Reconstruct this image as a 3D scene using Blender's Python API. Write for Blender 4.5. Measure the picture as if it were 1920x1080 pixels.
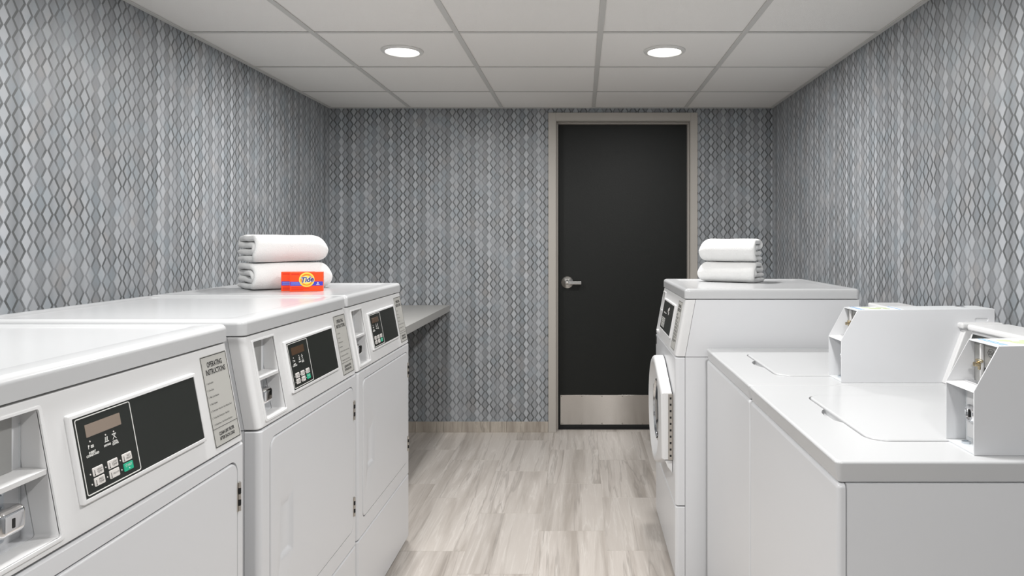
import bpy, bmesh, math, random
from mathutils import Vector, Matrix, noise

for o in list(bpy.data.objects):
    bpy.data.objects.remove(o)
S = bpy.context.scene
C = S.collection
random.seed(4)
PI = math.pi

# ------------------------------------------------------------------ camera, world, exposure
F = 1300.0                       # focal length in pixels of the 1920 wide frame
VPX, VPY = 1090.0, 450.0         # vanishing point of the room's long axis
CAMZ = 1.286
cam = bpy.data.cameras.new('camera')
cam.sensor_width = 36.0
cam.lens = F / 1920.0 * 36.0
cam.shift_x = -(VPX - 960.0) / 1920.0
cam.shift_y = (VPY - 540.0) / 1920.0
cam.clip_start = 0.02
camo = bpy.data.objects.new('camera', cam)
camo.location = (0, 0, CAMZ)
camo.rotation_euler = (PI / 2, 0, 0)
C.objects.link(camo)
S.camera = camo

w = bpy.data.worlds.new('world'); S.world = w
w.use_nodes = True
w.node_tree.nodes['Background'].inputs[0].default_value = (0.9, 0.95, 1, 1)
w.node_tree.nodes['Background'].inputs[1].default_value = 0.3
S.view_settings.view_transform = 'Standard'
S.view_settings.look = 'None'
S.view_settings.gamma = 1.0
S.view_settings.use_curve_mapping = False
S.view_settings.exposure = 0.0
LAMP_W = 18.0                    # watts of each ceiling downlight

# room dimensions
XL, XR, YB, YF, ZC = -1.686, 1.279, 4.643, -1.15, 2.168

# ------------------------------------------------------------------ materials
def lin(c):
    return tuple(((x / 255.0) / 12.92 if x / 255.0 <= 0.04045 else ((x / 255.0 + 0.055) / 1.055) ** 2.4) for x in c) + (1.0,)

def mat(name, col, rough=0.5, metal=0.0, spec=0.5, emit=None, es=0.0, coat=0.0):
    m = bpy.data.materials.new(name); m.use_nodes = True
    b = m.node_tree.nodes['Principled BSDF']
    b.inputs['Base Color'].default_value = col if len(col) == 4 else (*col, 1)
    b.inputs['Roughness'].default_value = rough
    b.inputs['Metallic'].default_value = metal
    b.inputs['Specular IOR Level'].default_value = spec
    b.inputs['Coat Weight'].default_value = coat
    b.inputs['Coat Roughness'].default_value = 0.08
    if emit:
        b.inputs['Emission Color'].default_value = emit
        b.inputs['Emission Strength'].default_value = es
    return m

class NT:
    """tiny node-graph helper"""
    def __init__(s, m):
        s.t = m.node_tree; s.b = s.t.nodes['Principled BSDF']
    def put(s, sock, v):
        if isinstance(v, bpy.types.NodeSocket): s.t.links.new(v, sock)
        elif v is not None: sock.default_value = v
    def m(s, op, a, b=None, c=None):
        n = s.t.nodes.new('ShaderNodeMath'); n.operation = op
        for i, v in enumerate((a, b, c)): s.put(n.inputs[i], v)
        return n.outputs[0]
    def node(s, kind, out=0, props=None, **ins):
        n = s.t.nodes.new(kind)
        for k, v in (props or {}).items(): setattr(n, k, v)
        for k, v in ins.items(): s.put(n.inputs[k.replace('_', ' ')], v)
        return n.outputs[out]
    def mix(s, f, a, b, blend='MIX'):
        n = s.t.nodes.new('ShaderNodeMix'); n.data_type = 'RGBA'; n.blend_type = blend
        s.put(n.inputs[0], f); s.put(n.inputs[6], a); s.put(n.inputs[7], b)
        return n.outputs[2]
    def xyz(s, a, b, c):
        n = s.t.nodes.new('ShaderNodeCombineXYZ')
        for i, v in enumerate((a, b, c)): s.put(n.inputs[i], v)
        return n.outputs[0]
    def ramp(s, f, lo, hi, smooth=True):
        n = s.t.nodes.new('ShaderNodeMapRange')
        n.interpolation_type = 'SMOOTHSTEP' if smooth else 'LINEAR'
        s.put(n.inputs[0], f); s.put(n.inputs[1], lo); s.put(n.inputs[2], hi)
        return n.outputs[0]

def wallpaper(name, axis):
    """printed paper: mirrored zigzag lines that close into chains of diamonds"""
    m = mat(name, (0.4, 0.4, 0.4, 1), 0.5, spec=0.35)
    g = NT(m)
    sx, P, amp, wd = 0.0275, 0.0577, 0.0087, 0.0046
    tc = g.node('ShaderNodeTexCoord', 3)
    n = g.t.nodes.new('ShaderNodeSeparateXYZ'); g.t.links.new(tc, n.inputs[0])
    h = n.outputs[axis]; v = n.outputs[2]
    h = g.m('ADD', h, 20.0 + 0.004); v = g.m('ADD', v, 10.0)
    hp = g.m('PINGPONG', h, sx)
    tri = g.m('SUBTRACT', g.m('MULTIPLY', g.m('PINGPONG', v, P / 2), 4.0 / P), 1.0)      # -1..1
    line = g.m('ADD', g.m('MULTIPLY', tri, amp), sx / 2)
    sd = g.m('SUBTRACT', hp, line)
    d = g.m('ABSOLUTE', sd)
    lm = g.m('SUBTRACT', 1.0, g.ramp(d, wd - 0.0008, wd + 0.0008))
    right = g.m('GREATER_THAN', sd, 0.0)
    je = g.m('MULTIPLY', g.m('ROUND', g.m('DIVIDE', h, 2 * sx)), 2.0)
    jo = g.m('ADD', g.m('MULTIPLY', g.m('FLOOR', g.m('DIVIDE', h, 2 * sx)), 2.0), 1.0)
    j = g.m('ADD', g.m('MULTIPLY', je, g.m('SUBTRACT', 1.0, right)), g.m('MULTIPLY', jo, right))
    # row of the cell: cells of odd columns are half a period lower
    rowe = g.m('FLOOR', g.m('DIVIDE', v, P))
    rowo = g.m('FLOOR', g.m('ADD', g.m('DIVIDE', v, P), 0.5))
    row = g.m('ADD', g.m('MULTIPLY', rowe, g.m('SUBTRACT', 1.0, right)), g.m('MULTIPLY', rowo, right))
    rc = g.node('ShaderNodeTexWhiteNoise', 0, {'noise_dimensions': '2D'}, Vector=g.xyz(j, 3.3, 0))
    rcell = g.node('ShaderNodeTexWhiteNoise', 0, {'noise_dimensions': '2D'}, Vector=g.xyz(j, row, 0))
    # colour of the columns: pale, mid and slate columns next to each other
    pos = g.xyz(g.m('MULTIPLY', h, 1.0), g.m('MULTIPLY', v, 1.0), 0.0)
    blot = g.node('ShaderNodeTexNoise', 0, Vector=pos, Scale=5.5, Detail=3.0, Roughness=0.55)
    blot2 = g.node('ShaderNodeTexNoise', 0, Vector=g.xyz(g.m('ADD', h, 7.0), v, 2.0), Scale=9.0, Detail=2.0, Roughness=0.5)
    fine = g.node('ShaderNodeTexNoise', 0, Vector=pos, Scale=240.0, Detail=2.0, Roughness=0.6)
    m3 = g.m('MODULO', g.m('ADD', j, 300.0), 3.0)
    par = g.m('ADD', g.m('MULTIPLY', g.m('COMPARE', m3, 0.0, 0.2), 0.85), g.m('MULTIPLY', g.m('COMPARE', m3, 1.0, 0.2), 0.45))
    lum = g.m('ADD', g.m('MULTIPLY', rc, 0.3), g.m('MULTIPLY', par, 0.62))
    lum = g.m('ADD', lum, g.m('MULTIPLY', g.m('SUBTRACT', rcell, 0.5), 0.16))
    stripe = g.node('ShaderNodeTexNoise', 0, Vector=g.xyz(g.m('MULTIPLY', h, 22.0), g.m('MULTIPLY', v, 0.25), 5.0), Scale=1.0, Detail=1.0)
    lum = g.m('ADD', lum, g.m('MULTIPLY', g.m('SUBTRACT', stripe, 0.5), 0.75))
    base = g.mix(g.ramp(lum, 0.1, 0.95, False), lin((134, 137, 140)), lin((181, 184, 188)))
    base = g.mix(g.m('MULTIPLY', g.ramp(blot2, 0.5, 0.68), 0.3), base, lin((138, 152, 160)))
    base = g.mix(g.m('MULTIPLY', g.ramp(g.m('SUBTRACT', 1.0, blot2), 0.56, 0.74), 0.22), base, lin((170, 160, 152)))
    # ink of the zigzag: worn away in patches
    rl = g.node('ShaderNodeTexWhiteNoise', 0, {'noise_dimensions': '2D'},
                Vector=g.xyz(g.m('FLOOR', g.m('DIVIDE', h, sx)), g.m('FLOOR', g.m('DIVIDE', v, P / 2)), 0))
    ink = g.m('ADD', g.m('MULTIPLY', g.ramp(blot, 0.36, 0.6), 0.6), g.m('MULTIPLY', rl, 0.3))
    li = g.node('ShaderNodeTexWhiteNoise', 0, {'noise_dimensions': '2D'}, Vector=g.xyz(g.m('FLOOR', g.m('DIVIDE', h, sx)), 91.7, 0))
    ink = g.m('MULTIPLY', ink, g.m('ADD', 0.7, g.m('MULTIPLY', li, 0.55)))
    ink = g.m('MULTIPLY', ink, g.m('ADD', 0.72, g.m('MULTIPLY', fine, 0.5)))
    ink = g.m('ADD', 0.3, g.m('MULTIPLY', ink, 0.9))
    ink = g.m('MINIMUM', ink, 1.0)
    col = g.mix(g.m('MULTIPLY', lm, ink), base, lin((90, 92, 93)))
    g.put(g.b.inputs['Base Color'], col)
    g.put(g.b.inputs['Roughness'], 0.45)
    return m

def tile_material(name, base, dark, light, along=1):
    """long-grained stone-look porcelain, another cut on every tile"""
    m = mat(name, base, 0.36, spec=0.45)
    g = NT(m)
    tc = g.node('ShaderNodeTexCoord', 3)
    rnd = g.node('ShaderNodeObjectInfo', 5)
    off = g.xyz(g.m('MULTIPLY', rnd, 17.0), g.m('MULTIPLY', rnd, 41.0), g.m('MULTIPLY', rnd, 9.0))
    n = g.t.nodes.new('ShaderNodeVectorMath'); n.operation = 'ADD'
    g.t.links.new(tc, n.inputs[0]); g.t.links.new(off, n.inputs[1])
    p = n.outputs[0]
    mp = g.t.nodes.new('ShaderNodeMapping')
    g.t.links.new(p, mp.inputs[0])
    mp.inputs['Rotation'].default_value = (0, 0, math.radians(2))
    mp.inputs['Scale'].default_value = (9.0, 0.5, 1.0) if along == 1 else (1.0, 1.0, 1.0)
    a = g.node('ShaderNodeTexNoise', 0, Vector=mp.outputs[0], Scale=1.5, Detail=5.0, Roughness=0.55, Distortion=0.45)
    b = g.node('ShaderNodeTexNoise', 0, Vector=mp.outputs[0], Scale=0.8, Detail=5.0, Roughness=0.55, Distortion=0.4)
    c = g.node('ShaderNodeTexNoise', 0, Vector=mp.outputs[0], Scale=6.0, Detail=6.0, Roughness=0.7, Distortion=0.5)
    vein = g.m('ABSOLUTE', g.m('SUBTRACT', b, 0.5))
    vein = g.m('SUBTRACT', 1.0, g.ramp(vein, 0.0, 0.02))
    wv = g.m('ABSOLUTE', g.m('SUBTRACT', a, 0.55))
    wv = g.m('SUBTRACT', 1.0, g.ramp(wv, 0.0, 0.018))
    col = g.mix(g.ramp(a, 0.28, 0.6), dark, base)
    col = g.mix(g.m('MULTIPLY', g.ramp(c, 0.4, 0.75), 0.4), col, light)
    col = g.mix(g.m('MULTIPLY', vein, 0.4), col, tuple(x * 0.62 for x in dark[:3]) + (1,))
    col = g.mix(g.m('MULTIPLY', wv, 0.45), col, light)
    tone = g.m('ADD', 0.9, g.m('MULTIPLY', rnd, 0.16))
    hs = g.t.nodes.new('ShaderNodeHueSaturation'); g.put(hs.inputs['Value'], tone); g.t.links.new(col, hs.inputs['Color'])
    g.put(g.b.inputs['Base Color'], hs.outputs[0])
    return m

def bumpy(m, scale, dist, detail=2.0, strength=1.0):
    g = NT(m)
    tc = g.node('ShaderNodeTexCoord', 3)
    nz = g.node('ShaderNodeTexNoise', 0, Vector=tc, Scale=scale, Detail=detail)
    bp = g.t.nodes.new('ShaderNodeBump'); bp.inputs['Distance'].default_value = dist
    bp.inputs['Strength'].default_value = strength
    g.t.links.new(nz, bp.inputs['Height']); g.t.links.new(bp.outputs[0], g.b.inputs['Normal'])
    return m

M = {}
M['paper_x'] = wallpaper('wallpaper_across', 0)
M['paper_y'] = wallpaper('wallpaper_along', 1)
M['floor_tile'] = tile_material('stone_tile', lin((192, 185, 178)), lin((163, 155, 147)), lin((211, 206, 200)))
M['base_tile'] = tile_material('stone_base', lin((176, 168, 157)), lin((140, 131, 121)), lin((196, 188, 178)))
M['grout'] = mat('grout', lin((184, 177, 170)), 0.8)
M['ceil_tile'] = bumpy(mat('ceiling_board', lin((243, 241, 238)), 0.9, spec=0.2), 260, 0.001)
M['tee'] = mat('ceiling_grid', lin((210, 209, 206)), 0.5)
M['plenum'] = mat('plenum', lin((90, 90, 90)), 0.9)
M['enamel'] = mat('white_enamel_top_darkened', lin((193, 194, 195)), 0.2, spec=0.5)  # machine tops: same enamel as the bodies, darkened to offset strong overhead light
M['enamel2'] = mat('white_enamel_body', lin((213, 214, 216)), 0.28, spec=0.5)
M['plastic'] = mat('white_plastic', lin((216, 216, 216)), 0.32)
M['inner'] = mat('pocket_lining', lin((208, 211, 213)), 0.4)
M['gap'] = mat('shadow_gap', lin((60, 60, 60)), 0.8)
M['black'] = mat('black_overlay', lin((32, 35, 32)), 0.38, spec=0.35)
M['display'] = mat('display_window', lin((134, 120, 108)), 0.15)
M['display_dim'] = mat('display_window_dim', lin((84, 66, 52)), 0.15)
M['ink_white'] = mat('white_print', lin((226, 226, 222)), 0.5)
M['ink_black'] = mat('black_print', lin((28, 28, 28)), 0.5)
M['ink_grey'] = mat('grey_print', lin((90, 90, 88)), 0.5)
M['key'] = mat('membrane_key', lin((214, 210, 206)), 0.5)
M['key_green'] = mat('membrane_key_green', lin((20, 170, 132)), 0.5)
M['label'] = mat('silver_label', lin((178, 177, 172)), 0.45, metal=0.0)
M['chrome'] = mat('chrome', (0.82, 0.82, 0.83, 1), 0.07, metal=1.0)
M['zinc'] = mat('zinc_plate', (0.62, 0.66, 0.7, 1), 0.28, metal=1.0)
M['coin_plate'] = mat('satin_coin_plate', lin((160, 160, 158)), 0.42, metal=0.35)
M['brass'] = mat('brass', (0.55, 0.47, 0.33, 1), 0.25, metal=1.0)
M['steel'] = mat('satin_steel', (0.66, 0.65, 0.63, 1), 0.24, metal=1.0)
M['hinge'] = mat('nickel_hinge', (0.55, 0.52, 0.48, 1), 0.3, metal=1.0)
M['door'] = bumpy(mat('charcoal_laminate', lin((22, 24, 22)), 0.5, spec=0.3), 90, 0.0004)
M['frame'] = mat('taupe_frame_paint', lin((176, 171, 164)), 0.4)
M['rubber'] = mat('black_rubber', lin((24, 24, 24)), 0.7)
M['counter'] = mat('grey_laminate', lin((166, 165, 162)), 0.4)
M['glass_dark'] = mat('dark_door_glass', lin((70, 74, 80)), 0.06, spec=0.6)
M['towel'] = bumpy(mat('white_terry', lin((229, 229, 228)), 0.95, spec=0.1), 420, 0.0022, 3.0)
M['towel'].node_tree.nodes['Principled BSDF'].inputs['Sheen Weight'].default_value = 0.25
M['tan'] = mat('tan_care_tag', lin((150, 128, 92)), 0.8)
M['orange'] = mat('orange_card', lin((250, 74, 14)), 0.35)
M['orange_d'] = mat('deep_orange_print', lin((222, 40, 8)), 0.4)
M['orange_l'] = mat('amber_print', lin((250, 132, 20)), 0.4)
M['yellow'] = mat('yellow_print', lin((255, 216, 84)), 0.4)
M['blue'] = mat('blue_print', lin((58, 62, 190)), 0.4)
M['navy'] = mat('navy_print', lin((28, 32, 120)), 0.4)
M['pale_blue'] = mat('pale_blue_print', lin((150, 156, 226)), 0.4)
M['sticker_blue'] = mat('sticker_blue', lin((92, 150, 214)), 0.4)
M['sticker_green'] = mat('sticker_green', lin((196, 206, 168)), 0.4)
M['sticker'] = mat('sticker_white', lin((236, 240, 242)), 0.4)
M['lens'] = mat('lit_lens', (1, 1, 1, 1), 0.4, emit=(1.0, 0.98, 0.95, 1), es=6.0)
M['trim_white'] = mat('white_trim_ring', lin((226, 225, 222)), 0.35)

# brushed kick plate
def brushed():
    m = mat('brushed_steel', (0.58, 0.55, 0.515, 1), 0.22, metal=1.0)
    g = NT(m)
    tn = g.t.nodes.new('ShaderNodeTangent'); tn.direction_type = 'RADIAL'; tn.axis = 'Z'
    g.t.links.new(tn.outputs[0], g.b.inputs['Tangent'])
    g.b.inputs['Anisotropic'].default_value = 0.95
    g.b.inputs['Anisotropic Rotation'].default_value = 0.25
    return m
M['brushed'] = brushed()

# ------------------------------------------------------------------ mesh helpers
PRINTS = ('panel_print', 'indicator_lights', 'key_print', 'label_print', 'sticker_leaves', 'sticker_lines', 'band_print', 'fine_print', 'load_mark', 'price_mark', 'slide_rails', 'round_emblem')
def finish(bm, name, m, parent=None, angle=38, recalc=True):
    if recalc: bmesh.ops.recalc_face_normals(bm, faces=bm.faces)
    me = bpy.data.meshes.new(name)
    bm.to_mesh(me); bm.free()
    me.materials.append(M[m] if isinstance(m, str) else m)
    if angle:
        me.shade_smooth(); me.set_sharp_from_angle(angle=math.radians(angle))
    o = bpy.data.objects.new(name, me); C.objects.link(o)
    o.parent = parent
    if angle and angle < 90 and len(me.polygons) > 12:
        wn = o.modifiers.new('normals', 'WEIGHTED_NORMAL'); wn.keep_sharp = True; wn.weight = 80
    if name in PRINTS: o['kind'] = 'stuff'
    return o

def bbox(bm, x0, x1, y0, y1, z0, z1, bev=0.0, seg=3):
    r = bmesh.ops.create_cube(bm, size=1.0)
    vs = r['verts']
    for v in vs:
        v.co = Vector((x0 + (v.co.x + .5) * (x1 - x0), y0 + (v.co.y + .5) * (y1 - y0), z0 + (v.co.z + .5) * (z1 - z0)))
    if bev > 0:
        es = list({e for v in vs for e in v.link_edges})
        bmesh.ops.bevel(bm, geom=es, offset=bev, segments=seg, profile=0.5, affect='EDGES', clamp_overlap=True)

def box(name, x0, x1, y0, y1, z0, z1, m, parent=None, bev=0.0, seg=3):
    bm = bmesh.new(); bbox(bm, x0, x1, y0, y1, z0, z1, bev, seg)
    return finish(bm, name, m, parent)

def rrect(u0, u1, v0, v1, r, n=6):
    r = min(r, (u1 - u0) / 2 - 1e-5, (v1 - v0) / 2 - 1e-5)
    pts = []
    for cx, cy, a in ((u1 - r, v0 + r, -90), (u1 - r, v1 - r, 0), (u0 + r, v1 - r, 90), (u0 + r, v0 + r, 180)):
        for i in range(n + 1):
            t = math.radians(a + 90.0 * i / n)
            pts.append((cx + r * math.cos(t), cy + r * math.sin(t)))
    return pts

def circle(cx, cy, r, n=40):
    return [(cx + r * math.cos(2 * PI * i / n), cy + r * math.sin(2 * PI * i / n)) for i in range(n)]

def inset(poly, d):
    """offset a CCW polygon inwards by d"""
    n = len(poly); out = []
    for i in range(n):
        p0, p1, p2 = Vector(poly[i - 1]), Vector(poly[i]), Vector(poly[(i + 1) % n])
        a = (p1 - p0); b = (p2 - p1)
        if a.length < 1e-9: a = b
        if b.length < 1e-9: b = a
        a.normalize(); b.normalize()
        na, nb = Vector((-a.y, a.x)), Vector((-b.y, b.x))
        k = na + nb
        if k.length < 1e-6: k = na
        k.normalize()
        c = max(0.35, k.dot(na))
        q = p1 + k * (d / c)
        out.append((q.x, q.y))
    return out

def plate(bm, outline, w0, w1, mapf, bev=0.002, seg=3, holes=(), back=True, base_in=0.0, rect=None):
    """slab with a rounded front edge; holes = (outline, depth or None for through, taper)"""
    def loop(poly, wv):
        return [bm.verts.new(mapf(u, v, wv)) for u, v in poly]
    def bridge(a, b):
        n = len(a)
        for i in range(n):
            try: bm.faces.new((a[i], a[(i + 1) % n], b[(i + 1) % n], b[i]))
            except ValueError: pass
    def edges(l):
        out = []
        for i in range(len(l)):
            a, b = l[i], l[(i + 1) % len(l)]
            out.append(bm.edges.get((a, b)) or bm.edges.new((a, b)))
        return out
    prev = loop(inset(outline, base_in) if base_in else outline, w0); base = prev
    for k in range(seg + 1):
        t = PI / 2 * k / seg if bev > 0 else 0
        c = 1 - math.cos(t)
        if rect:      # (u0, u1, v0, v1, side rounding, top and bottom rounding)
            pl = rrect(rect[0] + rect[4] * c, rect[1] - rect[4] * c, rect[2] + rect[5] * c, rect[3] - rect[5] * c, .003, 3)
        else: pl = inset(outline, bev * c) if bev > 0 else outline
        l = loop(pl, w1 - bev + bev * math.sin(t))
        bridge(prev, l); prev = l
        if bev <= 0: break
    fe = edges(prev); be = edges(base)
    anyhole = False
    for (ho, depth, taper) in holes:
        a = loop(ho, w1); fe += edges(a); anyhole = True
        if depth is None:
            b = loop(ho, w0); bridge(a, b); be += edges(b)
        else:
            b = loop(taper if isinstance(taper, list) else inset(ho, taper), w1 - depth); bridge(a, b)
            bmesh.ops.triangle_fill(bm, use_beauty=True, use_dissolve=False, edges=edges(b))
    bmesh.ops.triangle_fill(bm, use_beauty=True, use_dissolve=False, edges=fe)
    if back: bmesh.ops.triangle_fill(bm, use_beauty=True, use_dissolve=False, edges=be)

def plate_o(name, outline, w0, w1, mapf, m, parent=None, bev=0.002, seg=3, holes=(), angle=38, base_in=0.0, rect=None):
    bm = bmesh.new(); plate(bm, outline, w0, w1, mapf, bev, seg, holes, True, base_in, rect)
    return finish(bm, name, m, parent, angle)

def prism(bm, prof, a0, a1, mapf, bev=0.0):
    """profile polygon swept between a0 and a1: mapf(p, q, a)"""
    A = [bm.verts.new(mapf(p, q, a0)) for p, q in prof]
    B = [bm.verts.new(mapf(p, q, a1)) for p, q in prof]
    n = len(prof)
    fs = [bm.faces.new(A), bm.faces.new(B)]
    for i in range(n): fs.append(bm.faces.new((A[i], A[(i + 1) % n], B[(i + 1) % n], B[i])))
    if bev:
        es = list({e for f in fs for e in f.edges})
        bmesh.ops.bevel(bm, geom=es, offset=bev, segments=3, profile=0.5, affect='EDGES', clamp_overlap=True)

def lathe(bm, prof, origin, axis, n=32):
    """prof: (radius, height along axis)"""
    axis = Vector(axis).normalized()
    q = Vector((0, 0, 1)).rotation_difference(axis)
    rings = []
    for r, h in prof:
        if r < 1e-6: rings.append([bm.verts.new(Vector(origin) + q @ Vector((0, 0, h)))])
        else: rings.append([bm.verts.new(Vector(origin) + q @ Vector((r * math.cos(2 * PI * i / n), r * math.sin(2 * PI * i / n), h))) for i in range(n)])
    for a, b in zip(rings, rings[1:]):
        if len(a) == 1 and len(b) == 1: continue
        for i in range(n):
            k = (i + 1) % n
            if len(a) == 1: bm.faces.new((a[0], b[i], b[k]))
            elif len(b) == 1: bm.faces.new((a[i], a[k], b[0]))
            else: bm.faces.new((a[i], a[k], b[k], b[i]))

_tc = {}
def text_geo(body, size, bold=0.0, shear=0.0, narrow=1.0):
    key = (body, size, bold, shear, narrow)
    if key in _tc: return _tc[key]
    cu = bpy.data.curves.new('t', 'FONT')
    cu.body = body; cu.size = size; cu.align_x = 'CENTER'; cu.align_y = 'CENTER'
    cu.offset = bold; cu.shear = shear; cu.resolution_u = 2; cu.space_line = 0.85
    o = bpy.data.objects.new('t', cu); C.objects.link(o)
    bpy.context.view_layer.update()
    me = bpy.data.meshes.new_from_object(o)
    vs = [(v.co.x * narrow, v.co.y) for v in me.vertices]; fs = [tuple(p.vertices) for p in me.polygons]
    bpy.data.objects.remove(o); bpy.data.curves.remove(cu); bpy.data.meshes.remove(me)
    _tc[key] = (vs, fs)
    return vs, fs

def text(bm, body, size, cu, cv, wv, mapf, bold=0.0, shear=0.0, narrow=1.0, align='C'):
    vs, fs = text_geo(body, size, bold, shear, narrow)
    du = 0.0
    if align == 'L': du = -min(v[0] for v in vs)
    V = [bm.verts.new(mapf(cu + du + u, cv + v, wv)) for u, v in vs]
    for f in fs:
        try: bm.faces.new([V[i] for i in f])
        except ValueError: pass

def empty(name, loc, rz=0.0):
    o = bpy.data.objects.new(name, None); C.objects.link(o)
    o.location = loc; o.rotation_euler = (0, 0, rz); o.empty_display_size = 0.1
    return o

def tag(o, label, cat, group=None):
    o['label'] = label; o['category'] = cat
    if group: o['group'] = group
    return o

def struct(o):
    o['kind'] = 'structure'
    return o

def copy_tree(o, parent=None):
    c = o.copy(); C.objects.link(c); c.parent = parent
    for ch in list(o.children): copy_tree(ch, c)
    return c

ID = lambda u, v, wv: (u, v, wv)

# ------------------------------------------------------------------ room shell
T = 0.14
XJ0, XJ1, ZJ = -0.171, 0.731, 2.085       # door opening
floor = struct(box('floor', XL - T, XR + T, YF - T, YB + T + 0.2, -0.14, -0.0009, 'grout'))
struct(box('wall_left', XL - T, XL, YF - T, YB + T, -0.004, ZC + 0.25, 'paper_y'))
struct(box('wall_right', XR, XR + T, YF - T, YB + T, -0.004, ZC + 0.25, 'paper_y'))
struct(box('wall_front', XL, XR, YF - T, YF, -0.004, ZC + 0.25, 'paper_x'))
bm = bmesh.new()
bbox(bm, XL, XJ0, YB, YB + T, -0.004, ZC + 0.25)
bbox(bm, XJ1, XR, YB, YB + T, -0.004, ZC + 0.25)
bbox(bm, XJ0, XJ1, YB, YB + T, ZJ, ZC + 0.25)
struct(finish(bm, 'wall_back', 'paper_x'))
ceil = struct(box('ceiling', XL - T, XR + T, YF - T, YB + T, ZC + 0.25, ZC + 0.33, 'plenum'))

# floor tiles, 12 x 24 inch, a third offset from column to column
TW, TL, G = 0.2915, 0.594, 0.0007
bm = bmesh.new(); bbox(bm, -TW / 2 + G, TW / 2 - G, -TL / 2 + G, TL / 2 - G, -0.008, 0.0, 0.0004, 1)
tile0 = finish(bm, 'floor_tile', 'floor_tile', floor)
tiles = {}
first = True
k = math.floor((XL + 0.187) / TW)
while -0.187 + k * TW < XR:
    x0 = -0.187 + k * TW
    yj = 3.66 - 0.197 * k
    n = math.floor((YF - yj) / TL)
    while yj + n * TL < YB + 0.12:
        ya, yb = max(yj + n * TL, YF), min(yj + (n + 1) * TL, YB + 0.12)
        xa, xb = max(x0, XL), min(x0 + TW, XR)
        n += 1
        if yb - ya < 0.03 or xb - xa < 0.02: continue
        key = (round(xb - xa, 3), round(yb - ya, 3))
        if key == (round(TW, 3), round(TL, 3)) and first:
            o = tile0; first = False; tiles[key] = tile0.data
        else:
            if key not in tiles:
                bm = bmesh.new()
                hx, hy = (xb - xa) / 2 - G, (yb - ya) / 2 - G
                bbox(bm, -hx, hx, -hy, hy, -0.008, 0.0, 0.0004, 1)
                t = finish(bm, 'floor_tile', 'floor_tile', floor); tiles[key] = t.data; o = t
            else:
                o = bpy.data.objects.new('floor_tile', tiles[key]); C.objects.link(o); o.parent = floor
        o.location = ((xa + xb) / 2, (ya + yb) / 2, 0)
    k += 1

# stone base along the walls
def base_run(name, axis, c0, a0, a1, side, cuts):
    root = empty(name, (0, 0, 0)); struct(root)
    pts = [a0] + cuts + [a1]
    for p, q in zip(pts, pts[1:]):
        h = (q - p) / 2 - 0.0004
        bm = bmesh.new()
        if axis == 0: bbox(bm, -h, h, -0.005, 0.005, 0.0, 0.071, 0.0015, 2)
        else: bbox(bm, -0.005, 0.005, -h, h, 0.0, 0.071, 0.0015, 2)
        o = finish(bm, 'base_tile', 'base_tile', root)
        o.location = ((p + q) / 2, c0 + side * 0.005, 0) if axis == 0 else (c0 + side * 0.005, (p + q) / 2, 0)
def cuts(a0, a1, first, step):
    out = []; x = first
    while x < a1 - 0.05:
        if x > a0 + 0.05: out.append(x)
        x += step
    return out
base_run('baseboard_back_left', 0, YB, XL + 0.011, -0.222, -1, [-1.40, -1.108, -0.922, -0.61, -0.5])
base_run('baseboard_back_right', 0, YB, 0.778, XR - 0.011, -1, [1.02])
base_run('baseboard_left', 1, XL, YF, YB, 1, cuts(YF, YB, YF + .594, 0.594))
base_run('baseboard_right', 1, XR, YF, YB, -1, cuts(YF, YB, YF + .594, 0.594))

# suspended ceiling: boards in a tee grid
TX = [-0.5345 + 0.6155 * i for i in range(-1, 4)]            # main runners
TX = [-1.146, -0.533, 0.081, 0.696]
TYs = [2.955 + 0.591 * i for i in range(-6, 3)]
xs = [XL] + TX + [XR]
ys = [YF] + [y for y in TYs if YF + 0.1 < y < YB - 0.1] + [YB]
tile_mesh = {}
for i in range(len(xs) - 1):
    for jn in range(len(ys) - 1):
        hx, hy = (xs[i + 1] - xs[i]) / 2 - 0.003, (ys[jn + 1] - ys[jn]) / 2 - 0.003
        key = (round(hx, 3), round(hy, 3))
        if key not in tile_mesh:
            bm = bmesh.new(); bbox(bm, -hx, hx, -hy, hy, 0, 0.015, 0.001, 1)
            o = finish(bm, 'ceiling_tile', 'ceil_tile', ceil); tile_mesh[key] = o.data
        else:
            o = bpy.data.objects.new('ceiling_tile', tile_mesh[key]); C.objects.link(o); o.parent = ceil
        o.location = ((xs[i] + xs[i + 1]) / 2, (ys[jn] + ys[jn + 1]) / 2, ZC + 0.0035 + random.uniform(0, 0.001))
for x in TX:
    bm = bmesh.new(); bbox(bm, -0.012, 0.012, YF, YB, 0, 0.003, 0.0008, 1); bbox(bm, -0.002, 0.002, YF, YB, 0.002, 0.03)
    o = finish(bm, 'main_tee', 'tee', ceil); o.location = (x, 0, ZC)
for y in ys[1:-1]:
    for i in range(len(xs) - 1):
        a, b = xs[i] + 0.012, xs[i + 1] - 0.012
        bm = bmesh.new(); bbox(bm, a, b, -0.007, 0.007, 0, 0.0025, 0.0006, 1)
        o = finish(bm, 'cross_tee', 'tee', ceil); o.location = (0, y, ZC + 0.0005)
for nm, (a, b, c, d) in {'a': (XL, XL + 0.02, YF, YB), 'b': (XR - 0.02, XR, YF, YB), 'c': (XL + .02, XR - .02, YB - 0.02, YB)}.items():
    o = box('wall_angle', a, b, c, d, ZC - 0.001, ZC + 0.0025, 'tee', ceil)

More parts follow.
